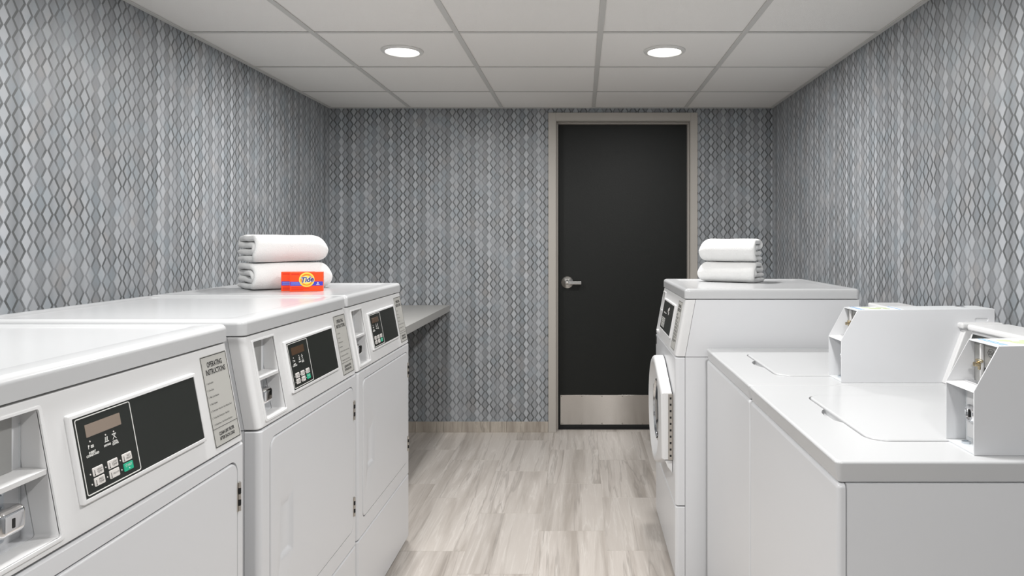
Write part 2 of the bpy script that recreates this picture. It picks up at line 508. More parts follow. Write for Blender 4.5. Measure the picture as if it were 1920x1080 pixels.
# door, steel frame
fr = struct(empty('trim_1', (0, 0, 0)))
bm = bmesh.new()
bbox(bm, -0.221, XJ0, YB - 0.014, YB + 0.0, 0, 2.137, 0.002, 2)
o = finish(bm, 'jamb_face', 'frame', fr)
bm = bmesh.new(); bbox(bm, XJ1, 0.777, YB - 0.014, YB + 0.0, 0, 2.137, 0.002, 2); finish(bm, 'jamb_face', 'frame', fr)
bm = bmesh.new(); bbox(bm, XJ0, XJ1, YB - 0.014, YB, ZJ, 2.137, 0.002, 2); finish(bm, 'head_face', 'frame', fr)
bm = bmesh.new(); bbox(bm, XJ0, XJ0 + 0.004, YB - 0.012, YB + T, 0, ZJ, 0.001, 1); bbox(bm, XJ0 + 0.004, XJ0 + 0.014, YB + 0.045, YB + 0.088, 0, ZJ - .009, 0.0015, 2); finish(bm, 'jamb_stop', 'frame', fr)
bm = bmesh.new(); bbox(bm, XJ1 - 0.004, XJ1, YB - 0.012, YB + T, 0, ZJ, 0.001, 1); bbox(bm, XJ1 - 0.012, XJ1 - 0.004, YB + 0.045, YB + 0.088, 0, ZJ - .009, 0.0015, 2); finish(bm, 'jamb_stop', 'frame', fr)
bm = bmesh.new(); bbox(bm, XJ0 + .004, XJ1 - .004, YB - 0.012, YB + T, ZJ - 0.004, ZJ, 0.001, 1); bbox(bm, XJ0 + 0.004, XJ1 - 0.004, YB + 0.045, YB + 0.088, ZJ - 0.013, ZJ - .004, 0.0015, 2); finish(bm, 'head_stop', 'frame', fr)

dr = struct(empty('door_1', (0, 0, 0)))
YD = YB + 0.09
dx0, dx1 = XJ0 + 0.006, XJ1 - 0.006
box('door_leaf', dx0, dx1, YD, YD + 0.044, 0.014, ZJ - 0.006, 'door', dr, 0.002, 2)
kp = box('kick_plate', -0.143, 0.703, YD - 0.002, YD, 0.026, 0.228, 'brushed', dr, 0.0006, 1)
for i in range(7):
    for z in (0.034, 0.22):
        bm = bmesh.new(); lathe(bm, [(0, .0025), (0.0025, .002), (0.004, 0)], (-0.135 + i * 0.138, YD - 0.002, z), (0, -1, 0), 10)
        finish(bm, 'screw', 'hinge', kp)
box('door_sweep', dx0, dx1, YD - 0.006, YD, 0.003, 0.022, 'rubber', dr, 0.001, 1)
box('threshold', XJ0 + .005, XJ1 - .005, YD - 0.03, YD + 0.05, 0.0, 0.0028, 'rubber', dr)
hd = empty('lever_handle', (0, 0, 0)); hd.parent = dr
hx, hz = -0.096, 0.997
bm = bmesh.new(); lathe(bm, [(0.041, 0), (0.041, 0.004), (0.036, 0.009), (0.016, 0.02), (0.013, 0.032), (0.011, 0.034), (0, 0.034)], (hx, YD, hz), (0, -1, 0), 36)
finish(bm, 'rose', 'steel', hd)
bm = bmesh.new(); bbox(bm, hx - 0.013, hx + 0.097, YD - 0.058, YD - 0.044, hz - 0.0115, hz + 0.0105, 0.004, 3)
bbox(bm, hx - 0.011, hx + 0.011, YD - 0.05, YD - 0.03, hz - 0.01, hz + 0.01, 0.003, 2)
bbox(bm, hx + 0.085, hx + 0.097, YD - 0.056, YD - 0.028, hz - 0.011, hz + 0.010, 0.003, 2)
finish(bm, 'lever', 'steel', hd)
bm = bmesh.new(); lathe(bm, [(0.008, 0), (0.008, 0.002), (0.006, 0.003), (0, 0.003)], (hx, YD - 0.058, hz), (0, -1, 0), 20)
finish(bm, 'key_cylinder', 'hinge', hd)

# ------------------------------------------------------------------ downlights
def downlight(x, y, label, group):
    t = empty('downlight', (x, y, ZC)); tag(t, label, 'ceiling light', group)
    bm = bmesh.new()
    lathe(bm, [(0.076, 0.004), (0.076, -0.002), (0.080, -0.006), (0.094, -0.004), (0.098, 0.001), (0.098, 0.0034)], (0, 0, 0), (0, 0, 1), 48)
    finish(bm, 'trim_ring', 'trim_white', t)
    bm = bmesh.new()
    lathe(bm, [(0.0, -0.009), (0.03, -0.0085), (0.055, -0.007), (0.07, -0.004), (0.0758, 0.0015)], (0, 0, 0), (0, 0, 1), 48)
    finish(bm, 'lens', 'lens', t)
    l = bpy.data.lights.new('downlight_lamp', 'AREA'); l.shape = 'DISK'; l.size = 0.15
    l.energy = LAMP_W; l.color = (1.0, 0.99, 0.978)
    lo = bpy.data.objects.new('downlight_lamp', l); C.objects.link(lo); lo.parent = t; lo.location = (0, 0, -0.0125)
    return t
downlight(-0.838, 3.245, 'lit round recessed downlight in the ceiling on the counter and dryer side', None)
downlight(0.389, 3.245, 'lit round recessed downlight in the ceiling between door and front-loading washer', None)
downlight(-0.838, 1.472, 'lit round recessed downlight straight above the two bare-topped dryers', None)
downlight(0.389, 1.472, 'lit round recessed downlight above the front edge of the top-loading washers', None)
downlight(-0.838, -0.301, 'lit round recessed downlight past the end of the dryer row', None)
downlight(0.389, -0.301, 'lit round recessed downlight past the end of the washer row', None)

# ------------------------------------------------------------------ wall counter
ct = empty('wall_counter', (XL, YB, 0.807)); tag(ct, 'grey laminate folding counter fixed in the corner beyond the dryers', 'counter')
def cbox(name, x0, x1, y0, y1, z0, z1, m, bev=0.0):
    o = box(name, x0 - XL, x1 - XL, y0 - YB, y1 - YB, z0 - 0.807, z1 - 0.807, m, ct, bev); return o
cbox('worktop', XL + .001, -0.882, 3.02, YB - 0.001, 0.807, 0.85, 'counter', 0.0015)
cbox('wall_cleat', XL + .001, XL + 0.022, 3.02, YB - 0.03, 0.745, 0.807, 'counter', 0.001)
cbox('wall_cleat', XL + .024, XL + 0.50, YB - 0.022, YB - 0.001, 0.745, 0.807, 'counter', 0.001)

# ------------------------------------------------------------------ dryers (local: x width, y depth, z up, front at y = 0)
W, D, ZK, ZB, ZT, ZTOP = 0.683, 0.69, 0.288, 0.847, 1.064, 1.103
def sl(v): return 0.040 * (v - ZB) / (ZT - ZB)
def mC(u, v, wv): return (u, sl(v) - wv, v)             # on the slanted console
def mF(u, v, wv): return (u, -wv, v)                    # on the upright front
def mTop(u, v, wv): return (u, v, wv)                   # on a top
FD = 0.036                                              # depth of the front pieces

def control_panel(t, x0, x1, z0, z1, wash=False):
    cp = plate_o('control_panel', rrect(x0 + .0025, x1 - .0025, z0 + .0025, z1 - .0025, 0.003), 0, 0.0065, mC, 'plastic', t, 0.0022, 3,
                 holes=[(rrect(x0 + .009, x1 - .009, z0 + .009, z1 - .009, 0.001, 2), 0.0022, 0.0005)])
    ov = plate_o('black_overlay', rrect(x0 + .0095, x1 - .0095, z0 + .0095, z1 - .0095, 0.001, 2), 0.0046, 0.0056, mC, 'black', cp, 0.0003, 1)
    W2 = 0.0061
    bx0, bx1, bz0, bz1 = x0 + 0.0135, x0 + 0.1405, z0 + 0.0125, z1 - 0.0115
    if not wash:
        o = rrect(bx0, bx1, bz0, bz1, 0.004, 4)
        plate_o('panel_outline', o, 0.0055, W2, mC, 'ink_white', cp, 0, 1, holes=[(inset(o, 0.0014), None, 0)], angle=None)
        plate_o('display_window', rrect(x0 + .032, x0 + .112, bz1 - .0315, bz1 - .0125, 0.0006, 1), 0.0055, W2, mC, 'display', cp, 0, 1, angle=None)
        cx0, cz0 = x0 + 0.043, z0 + 0.0275
        bmk = None
        kt = bmesh.new(); dots = bmesh.new()
        names = {(0, 1): 'HIGH\nTEMP', (0, 0): 'MED\nTEMP', (1, 1): 'LOW\nTEMP', (1, 0): 'DELICATE', (2, 1): 'NO\nHEAT', (2, 0): 'START'}
        for (i, j2), s in names.items():
            u, v = cx0 + i * 0.034, cz0 + j2 * 0.0152
            green = s == 'START'
            plate_o('key_start' if green else 'key', rrect(u - .0115, u + .0115, v - .0064, v + .0064, 0.0016, 3), 0.0055, 0.0066, mC, 'key_green' if green else 'key', cp, 0.0004, 1)
            if not green:
                text(kt, s, 0.0048 if '\n' in s else 0.0040, u + 0.003, v, 0.00685, mC, narrow=1.0 if '\n' in s else 0.8)
                V = [(u - .0085, v - .004), (u - .0072, v - .004), (u - .0072, v + .003), (u - .0085, v + .003)]
                kt.faces.new([kt.verts.new(mC(a, b, 0.00685)) for a, b in V])
                kt.faces.new([kt.verts.new(mC(u - .0079 + .0014 * math.cos(q), v - .0042 + .0012 * math.sin(q), 0.00685)) for q in [i2 * PI / 4 for i2 in range(8)]])
            plate(dots, circle(u - 0.0165, v - .001, 0.0012, 8), 0.0055, W2, mC, 0, 1)
        finish(kt, 'key_print', 'ink_grey', cp, None)
        st = bmesh.new()
        u, v = cx0 + 0.068, cz0
        text(st, 'START', 0.0055, u, v + .002, 0.00685, mC, 0.0)
        plate(st, circle(u + .001, v - .0032, 0.0011, 8), 0.0055, 0.0068, mC, 0, 1)
        tx = st
        text(tx, 'INSERT\nCOINS/CARD', 0.0046, x0 + .0385, z0 + .0705, W2, mC, 0.0002)
        text(tx, 'DRYING', 0.0042, x0 + .0725, z0 + .0735, W2, mC, 0.0002)
        text(tx, 'COOL\nDOWN', 0.0042, x0 + .0910, z0 + .0725, W2, mC, 0.0002)
        # small pictograms: coin and card, steam over a cup, crossed drum
        def quad(pts): tx.faces.new([tx.verts.new(mC(a, b, W2)) for a, b in pts])
        u, v = x0 + .0345, z0 + .0815
        quad([(u - .003, v - .003), (u - .0018, v - .003), (u - .0018, v + .003), (u - .003, v + .003)]); quad([(u - .0018, v), (u, v + .001), (u, v + .003), (u - .0018, v + .003)])
        o = rrect(u + .003, u + .009, v - .0025, v + .0015, .0004, 1); plate(tx, o, W2 - .0003, W2, mC, 0, 1, holes=[(inset(o, .0007), None, 0)])
        u, v = x0 + .0725, z0 + .0825
        quad([(u - .005, v - .004), (u + .005, v - .004), (u + .0045, v - .0026), (u - .0045, v - .0026)])
        for q in (-.0025, 0, .0025):
            quad([(u + q - .0012, v - .002), (u + q, v - .002), (u + q + .0012, v + .004), (u + q, v + .004)])
        u, v = x0 + .091, z0 + .0825
        quad([(u - .005, v - .0045), (u - .0035, v - .0045), (u + .005, v + .0045), (u + .0035, v + .0045)])
        quad([(u + .005, v - .0045), (u + .0035, v - .0045), (u - .005, v + .0045), (u - .0035, v + .0045)])
        quad([(u - .005, v + .003), (u + .005, v + .003), (u + .005, v + .0045), (u - .005, v + .0045)])
        for a, b in ((x0 + .0375, z0 + .0890), (x0 + .0725, z0 + .0895), (x0 + .0915, z0 + .0895)):
            plate(dots, circle(a, b, 0.0013, 8), 0.0055, W2, mC, 0, 1)
        finish(tx, 'panel_print', 'ink_white', cp, None)
        finish(dots, 'indicator_lights', 'key', cp, None)
    else:
        tx = bmesh.new()
        for i in range(4):
            for j2 in range(3):
                u, v = x0 + .045 + i * .026, z0 + .026 + j2 * .014
                o = rrect(u - .010, u + .010, v - .0055, v + .0055, .0015, 3)
                plate(tx, o, .0055, W2, mC, 0, 1, holes=[(inset(o, .0012), None, 0)])
        for u in (.065, .085, .11, .13):
            plate(tx, [(x0 + u, z0 + .080), (x0 + u + .010, z0 + .080), (x0 + u + .010, z0 + .084), (x0 + u, z0 + .084)], .0055, W2, mC, 0, 1)
        finish(tx, 'panel_print', 'ink_white', cp, None)
        # logo: cluster of discs
        lg = bmesh.new()
        for a, b, r in ((.186, .108, .0085), (.208, .115, .0075), (.207, .097, .0065)):
            plate(lg, circle(x0 + a, z0 + b - .008, r, 20), .0055, W2, mC, 0, 1)
        finish(lg, 'round_emblem', 'key', cp, None)
    return cp

def instruction_label(t, x0=0.566, x1=0.668, z0=0.862, z1=1.047, wash=False):
    o = rrect(x0, x1, z0, z1, 0.003, 4)
    lb = plate_o('instruction_label', o, 0, 0.0006, mC, 'label', t, 0, 1)
    pr = bmesh.new(); W2 = 0.0009
    plate(pr, inset(o, 0.0012), 0.0006, W2, mC, 0, 1, holes=[(inset(o, 0.0026), None, 0)])
    cx = (x0 + x1) / 2
    text(pr, 'OPERATING', 0.0155, cx, z1 - 0.0195, W2, mC, 0.0003, 0, 0.70)
    text(pr, 'INSTRUCTIONS', 0.0155, cx, z1 - 0.0345, W2, mC, 0.0003, 0, 0.70)
    L = ['1.  Load Laundry', '2.  Close Door', '3.  Make Cycle Selection', '4.  Make Payment',
         '5.  To Start Dryer - Press Start - Door Must be Closed', '6.  To Stop Dryer During Cycle - Open Door', '7.  To Restart Dryer - Close Door and Press Start']
    if wash:
        L = []
        for i in range(9):
            for k2 in range(2):
                u = x0 + .008; v = z1 - .056 - i * .0125 + k2 * .0045
                ww = (.03, .075, .05, .08, .06, .035, .078, .055, .07)[(i * 2 + k2 * 5) % 9]
                plate(pr, [(u, v), (u + ww, v), (u + ww, v + .0018), (u, v + .0018)], .0006, W2, mC, 0, 1)
    for i, s in enumerate(L):
        n = 0.78 if len(s) < 30 else 0.70
        text(pr, s, 0.0052, x0 + 0.007, z1 - 0.0555 - i * 0.0140, W2, mC, 0.0, 0, n, 'L')
    plate(pr, [(x0 + .0026, z0 + .037), (x1 - .0026, z0 + .037), (x1 - .0026, z0 + .0378), (x0 + .0026, z0 + .0378)], .0006, W2, mC, 0, 1)
    if not wash:
        text(pr, 'CLEAN LINT FILTER', 0.0092, cx, z0 + 0.0245, W2, mC, 0.0003, 0, 0.74)
        text(pr, 'AFTER EACH LOAD', 0.0092, cx, z0 + 0.0145, W2, mC, 0.0003, 0, 0.74)
    finish(pr, 'label_print', 'ink_black', lb, None)

def coin_bay(t, x0, x1, z0, z1, yb):
    """things inside the coin opening of a console"""
    zs = 0.957
    bm = bmesh.new()
    prism(bm, [(sl(zs) + .001, zs - .004), (yb, zs - .004), (yb, zs + .006), (sl(zs) + .001, zs + .004)], x0 + .001, x1 - .001, lambda p, q, a: (a, p, q), 0.001)
    finish(bm, 'coin_shelf', 'plastic', t)
    cpn = box('coin_plate', x0 + .004, x1 - .018, yb - .003, yb, zs + .006, z1 - .003, 'coin_plate', t, .0005, 1)
    o = rrect(x0 + .008, x0 + .022, z1 - .018, z1 - .008, .003, 3)
    plate_o('price_label', o, -yb + .003, -yb + .0036, mF, 'ink_grey', cpn, 0, 1, holes=[(inset(o, .001), None, 0)], angle=None)
    zp = box('vault_plate', x0 + .004, x1 - .030, yb - .002, yb, z0 + .006, zs - .006, 'zinc', t, .0005, 1)
    for z in (z0 + .014, zs - .018):
        bm = bmesh.new(); lathe(bm, [(0, .005), (.003, .0045), (.005, 0)], (x1 - .037, yb - .002, z), (0, -1, 0), 14); finish(bm, 'screw', 'zinc', zp)
    zc = (z0 + zs) / 2 - .001
    lk = box('vault_lock', x0 + .028, x1 - .036, yb - .042, yb - .001, zc - .019, zc + .019, 'chrome', t, .010, 4)
    plate_o('keyhole', rrect(x0 + .045, x0 + .050, zc - .007, zc + .006, .001, 2), -yb + .0415, -yb + .0424, mF, 'rubber', lk, 0, 1, angle=None)
    box('lock_housing', x0 + .006, x0 + .03, yb - .030, yb - .001, zc - .021, zc + .021, 'zinc', t, .006, 3)
    plate_o('bay_seam', rrect(x1 - .0025, x1 - .0008, z0 + .02, z1 - .02, .0004, 1), -yb, -yb + .001, mF, 'inner', t, 0, 1, angle=None)

def cabinet_shell(t, front_holes, bay=(0.037, 0.147, 0.864, 1.046)):
    yb = 0.060
    # pieces of the front: lower panel, front panel, console
    bx0, bx1, bz0, bz1 = bay
    hole = rrect(bx0, bx1, bz0, bz1, 0.004, 3)
    plate_o('lower_panel', rrect(0, W, 0.02, ZK - .002, .003, 3), -FD, 0, mF, 'enamel2', t, 0.014, 5, rect=(0, W, .02, ZK - .002, .014, .004))
    plate_o('front_panel', rrect(0, W, ZK + .002, ZB - .0018, .003, 3), -FD, 0, mF, 'enamel2', t, 0.014, 5, holes=front_holes, rect=(0, W, ZK + .002, ZB - .0018, .014, .0035))
    cons = plate_o('console', rrect(0, W, ZB + .0012, ZT - .0012, .003, 3), -FD, 0, mC, 'plastic', t, 0.014, 5, holes=[(hole, None, 0)], rect=(0, W, ZB + .0012, ZT - .0012, .016, .0035))
    # raised lip round the coin opening
    o = rrect(bx0 - .006, bx1 + .007, bz0 - .006, bz1 + .005, .006, 3)
    plate_o('bay_lip', o, -.001, .0028, mC, 'plastic', cons, .0018, 3, holes=[(hole, None, 0)])
    # cabinet behind
    def mCab(u, v, wv):
        y = sl(v) + FD + .0015 if wv > -.3 else D
        if -.3 >= wv > -.6: y = yb
        return (u, y, v)
    bm = bmesh.new()
    plate(bm, [(0.001, ZB + .001), (W - .001, ZB + .001), (W - .001, ZT - .001), (0.001, ZT - .001)], -1, 0, mCab, 0, 1, holes=[(hole, 0.5, 0)])
    bbox(bm, 0.001, W - .001, FD + .0015, D, 0.024, ZB - .001)
    finish(bm, 'cabinet', 'enamel2', t)
    coin_bay(t, bx0, bx1, bz0, bz1, yb)
    # top with a sunk field
    o = rrect(-.003, W + .003, 0.036, D + .004, .018, 5)
    plate_o('top_panel', o, ZT + .0015, ZTOP, mTop, 'enamel', t, .013, 5,
            holes=[(rrect(.032, W - .032, .085, D - .04, .03, 6), .0038, .014)])
    for x in (.05, W - .05):
        for y in (.06, D - .06):
            bm = bmesh.new(); lathe(bm, [(0, 0), (.022, 0), (.022, .012), (.012, .014), (.012, .03)], (x, y, 0), (0, 0, 1), 16)
            finish(bm, 'foot', 'rubber', t)

def make_dryer():
    t = empty('tumble_dryer', (0, 0, 0))
    dz0, dz1, dxa, dxb = 0.345, 0.816, 0.048, 0.650
    cabinet_shell(t, [(rrect(dxa, dxb, dz0, dz1, .028, 6), .014, .0)])
    control_panel(t, 0.190, 0.535, 0.887, 1.026)
    instruction_label(t)
    d = plate_o('loading_door', rrect(dxa + .003, dxb - .003, dz0 + .003, dz1 - .0035, .026, 6), -.013, .002, mF, 'enamel2', t, .004, 3,
                holes=[(rrect(.100, .180, .497, .657, .008, 4), .0085, rrect(.122, .168, .508, .628, .006, 4))])
    # hinges on the right-hand edge
    for z in (0.392, 0.704):
        hg = empty('hinge', (0, 0, 0)); hg.parent = t
        bm = bmesh.new(); bbox(bm, dxb - .007, dxb + .006, -.0035, -.0005, z, z + .062, .0006, 1)
        finish(bm, 'hinge_leaf', 'hinge', hg)
        for i in range(5):
            bm = bmesh.new(); lathe(bm, [(0, 0), (.0032, 0), (.0032, .0112), (0, .0112)], (dxb - .0005, -.0045, z + .001 + i * .0124), (0, 0, 1), 12)
            finish(bm, 'knuckle', 'rubber' if i in (1, 3) else 'hinge', hg)
    return t

dryA = make_dryer()
dryers = [(0.839, 'white coin-operated tumble dryer with bare top, at the row end away from the door'),
          (1.593, 'white coin-operated tumble dryer with bare top, standing between two other dryers'),
          (2.288, 'white coin-operated tumble dryer carrying folded towels and orange boxes, beside grey counter')]
for i, (y0, lab) in enumerate(dryers):
    t = dryA if i == 0 else copy_tree(dryA)
    t.location = (-0.738, y0, 0); t.rotation_euler = (0, 0, PI / 2)
    tag(t, lab, 'dryer', 'coin dryers along the wall')
    if i > 0:   # the display windows of the other two look darker in the photograph
        for ch in t.children:
            if ch.name.startswith('control_panel'):
                for s in ch.children:
                    if s.name.startswith('display_window'):
                        s.data = s.data.copy(); s.data.materials[0] = M['display_dim']

# ------------------------------------------------------------------ front-loading machine
def hull(pts):
    pts = sorted(set(pts))
    def half(ps):
        h = []
        for p in ps:
            while len(h) > 1 and (h[-1][0] - h[-2][0]) * (p[1] - h[-2][1]) - (h[-1][1] - h[-2][1]) * (p[0] - h[-2][0]) <= 1e-12: h.pop()
            h.append(p)
        return h
    a, b = half(pts), half(pts[::-1])
    return a[:-1] + b[:-1]

fl = empty('front_load_washer', (0.352, 3.281, 0), -PI / 2)
tag(fl, 'white front-loading machine with round glass door, folded towels on top', 'washing machine')
cabinet_shell(fl, [(circle(.33, .572, .20, 48), .02, .01)], (0.030, 0.105, 0.866, 1.044))
control_panel(fl, 0.135, 0.485, 0.885, 1.026, True)
instruction_label(fl, 0.53, 0.63, wash=True)
box('model_plate', .015, .045, -.0012, .004, .80, .835, 'ink_black', fl, .0004, 1)
cxd, czd = 0.33, 0.572
ol = hull([(round(a, 5), round(b, 5)) for a, b in circle(cxd, czd, .222, 56)] + [(.615, czd + .125), (.615, czd - .13)])
dd = empty('porthole_door', (0, 0, 0)); dd.parent = fl
plate_o('door_ring', ol, .004, .046, mF, 'plastic', dd, .016, 5,
        holes=[(circle(cxd + .004, czd, .196, 56), .034, .030)])
bm = bmesh.new(); lathe(bm, [(.126, .011), (.132, .024), (.128, .034), (.12, .036), (.114, .03), (.112, .011)], (cxd + .02, 0, czd), (0, -1, 0), 48)
finish(bm, 'glass_trim', 'chrome', dd)
bm = bmesh.new(); lathe(bm, [(.113, .011), (.112, .026), (.09, .032), (.05, .036), (0, .037)], (cxd + .02, 0, czd), (0, -1, 0), 48)
finish(bm, 'door_glass', 'glass_dark', dd)
plate_o('grip_insert', rrect(cxd - .160, cxd - .118, czd - .050, czd + .070, .004, 3), .0115, .030, mF, 'coin_plate', dd, .001, 2)
hs = box('hinge_strip', .6155, .622, -.018, -.001, czd - .130, czd + .123, 'hinge', dd, .001, 1)
for i in range(10):
    box('hinge_slot', .6215, .6226, -.013, -.006, czd - .118 + i * .0245, czd - .110 + i * .0245, 'rubber', hs)
bm = bmesh.new(); prism(bm, [(-.02, czd - .16), (-.001, czd - .185), (-.001, czd - .135), (-.03, czd - .135)], .58, .61, lambda p, q, a: (a, p, q), .002)
finish(bm, 'hinge_block', 'plastic', dd)

# ------------------------------------------------------------------ top-loading washers
WW, WD, WT, WC = 0.650, 0.705, 0.886, 0.846
def coin_case(t):
    x0, x1, y0, y1, z0 = .519, .619, .264, .694, WT
    P = [(y0, z0), (y1, z0), (y1, z0 + .207), (y0 + .046, z0 + .203), (y0, z0 + .119)]
    th = .0022
    cc = empty('coin_meter_case', (0, 0, 0)); cc.parent = t
    R = lambda u, v, wv: (x1 - th + wv, u, v)
    Lf = lambda u, v, wv: (x0 + th - wv, u, v)
    plate_o('case_side', P, 0, th, R, 'enamel2', cc, .001, 2, holes=[(rrect(y0 + .375, y0 + .412, z0 + .172, z0 + .182, .004, 4), .0016, .001)])
    plate_o('case_side', P, 0, th, Lf, 'enamel2', cc, .001, 2)
    bm = bmesh.new()
    xa, xb = x0 + th, x1 - th
    bbox(bm, xa, xb, y0 + .0006, y1, z0, z0 + .003)                                        # bottom
    prism(bm, [(y0 + .0455, z0 + .2005), (y1, z0 + .2045), (y1, z0 + .207), (y0 + .046, z0 + .203)], xa, xb, lambda p, q, a: (a, p, q))
    bbox(bm, xa, xb, y1 - .003, y1, z0 + .003, z0 + .205)                                   # back
    bbox(bm, xa, xb, y0 + .038, y0 + .041, z0 + .003, z0 + .118)                            # lower inner panel
    bbox(bm, xa, xb, y0 + .0572, y0 + .060, z0 + .120, z0 + .202)
    finish(bm, 'case_shell', 'inner', cc)
    bm = bmesh.new()
    prism(bm, [(y0 - .0005, z0 + .1165), (y0 + .06, z0 + .1165), (y0 + .06, z0 + .121), (y0 + .0008, z0 + .1195)], xa, xb, lambda p, q, a: (a, p, q))
    finish(bm, 'case_shelf', 'plastic', cc)
    # coin slide with its slot and price
    yc = y0 + .057
    mU = lambda u, v, wv: (u, yc - wv, v)
    plate_o('coin_plate', rrect(xa + .001, xb - .001, z0 + .122, z0 + .199, .001, 1), 0, .001, mU, 'coin_plate', cc, 0, 1)
    box('coin_guide', x0 + .031, x0 + .036, yc - .008, yc - .001, z0 + .124, z0 + .198, 'plastic', cc, .002, 2)
    bm = bmesh.new()
    bbox(bm, x0 + .024, x0 + .044, yc - .013, yc - .006, z0 + .162, z0 + .168, .0025, 3)
    lathe(bm, [(0, .012), (.0045, .011), (.005, 0)], (x0 + .032, yc - .008, z0 + .158), (0, -1, 0), 16)
    bbox(bm, x0 + .031, x0 + .036, yc - .012, yc - .007, z0 + .147, z0 + .158, .0015, 2)
    finish(bm, 'coin_slide', 'brass', cc)
    box('coin_slot', x0 + .038, x0 + .0425, yc - .0016, yc - .001, z0 + .13, z0 + .152, 'rubber', cc)
    bm = bmesh.new()
    for i in range(3):
        bbox(bm, x0 + .006, x0 + .060, yc - .024 + i * .006, yc - .021 + i * .006, z0 + .121, z0 + .1245, .0012, 2)
    finish(bm, 'slide_rails', 'chrome', cc)
    bm = bmesh.new()
    hexa = [(x0 + .0585 + .0115 * math.cos(q) * (1.0), z0 + .183 + .009 * math.sin(q)) for q in [i * PI / 3 for i in range(6)]]
    plate(bm, hexa, .001, .0015, mU, 0, 1, holes=[(inset(hexa, .0008), None, 0)])
    text(bm, '25\u00a2', .0105, x0 + .0585, z0 + .183, .0015, mU, .0002)
    finish(bm, 'price_mark', 'ink_grey', cc, None)
    # lower bay: lock and plate
    yl = y0 + .038
    bm = bmesh.new(); lathe(bm, [(.018, 0), (.018, .006), (.015, .010), (.012, .010), (.011, .007), (0, .007)], (x0 + .034, yl - .0025, z0 + .062), (0, -1, 0), 28)
    lk = finish(bm, 'vault_lock', 'chrome', cc)
    box('keyhole', x0 + .032, x0 + .036, yl - .0115, yl - .0093, z0 + .055, z0 + .070, 'rubber', lk)
    box('vault_door', x0 + .012, x1 - .006, yl - .0025, yl, z0 + .012, z0 + .112, 'plastic', cc, .001, 2)
    bm = bmesh.new(); lathe(bm, [(.008, 0), (.008, .004), (.0045, .005), (.0045, 0)], (x0 + .030, y0 + .024, z0 + .003), (0, 0, 1), 20)
    finish(bm, 'case_bolt', 'zinc', cc)
    # key lock and sticker on the lid of the case
    bm = bmesh.new(); lathe(bm, [(.013, 0), (.013, .003), (.009, .005), (.009, .003), (0, .003)], (x0 + .045, y0 + .362, z0 + .206), (0, 0, 1), 24)
    finish(bm, 'lid_lock', 'chrome', cc)
    zz = lambda y: z0 + .203 + (y - y0 - .046) * .01031
    mS = lambda u, v, wv: (u, v, zz(v) + wv)
    st = plate_o('sticker', rrect(x0 + .006, x1 - .006, y0 + .054, y0 + .180, .003, 3), 0, .0004, mS, 'sticker', cc, 0, 1, angle=None)
    bm = bmesh.new()
    for a in (.058, .066, .168):
        plate(bm, [(x0 + .009, y0 + a), (x1 - .009, y0 + a), (x1 - .009, y0 + a + .004), (x0 + .009, y0 + a + .004)], .0003, .0007, mS, 0, 1)
    finish(bm, 'sticker_lines', 'sticker_blue', st, None)
    bm = bmesh.new()
    for a, b, r in ((.035, .095, .014), (.062, .11, .017), (.045, .135, .015), (.07, .14, .010)):
        plate(bm, circle(x0 + a, y0 + b, r, 18), .0003, .0007 + r * .004, mS, 0, 1)
    finish(bm, 'sticker_leaves', 'sticker_green', st, None)

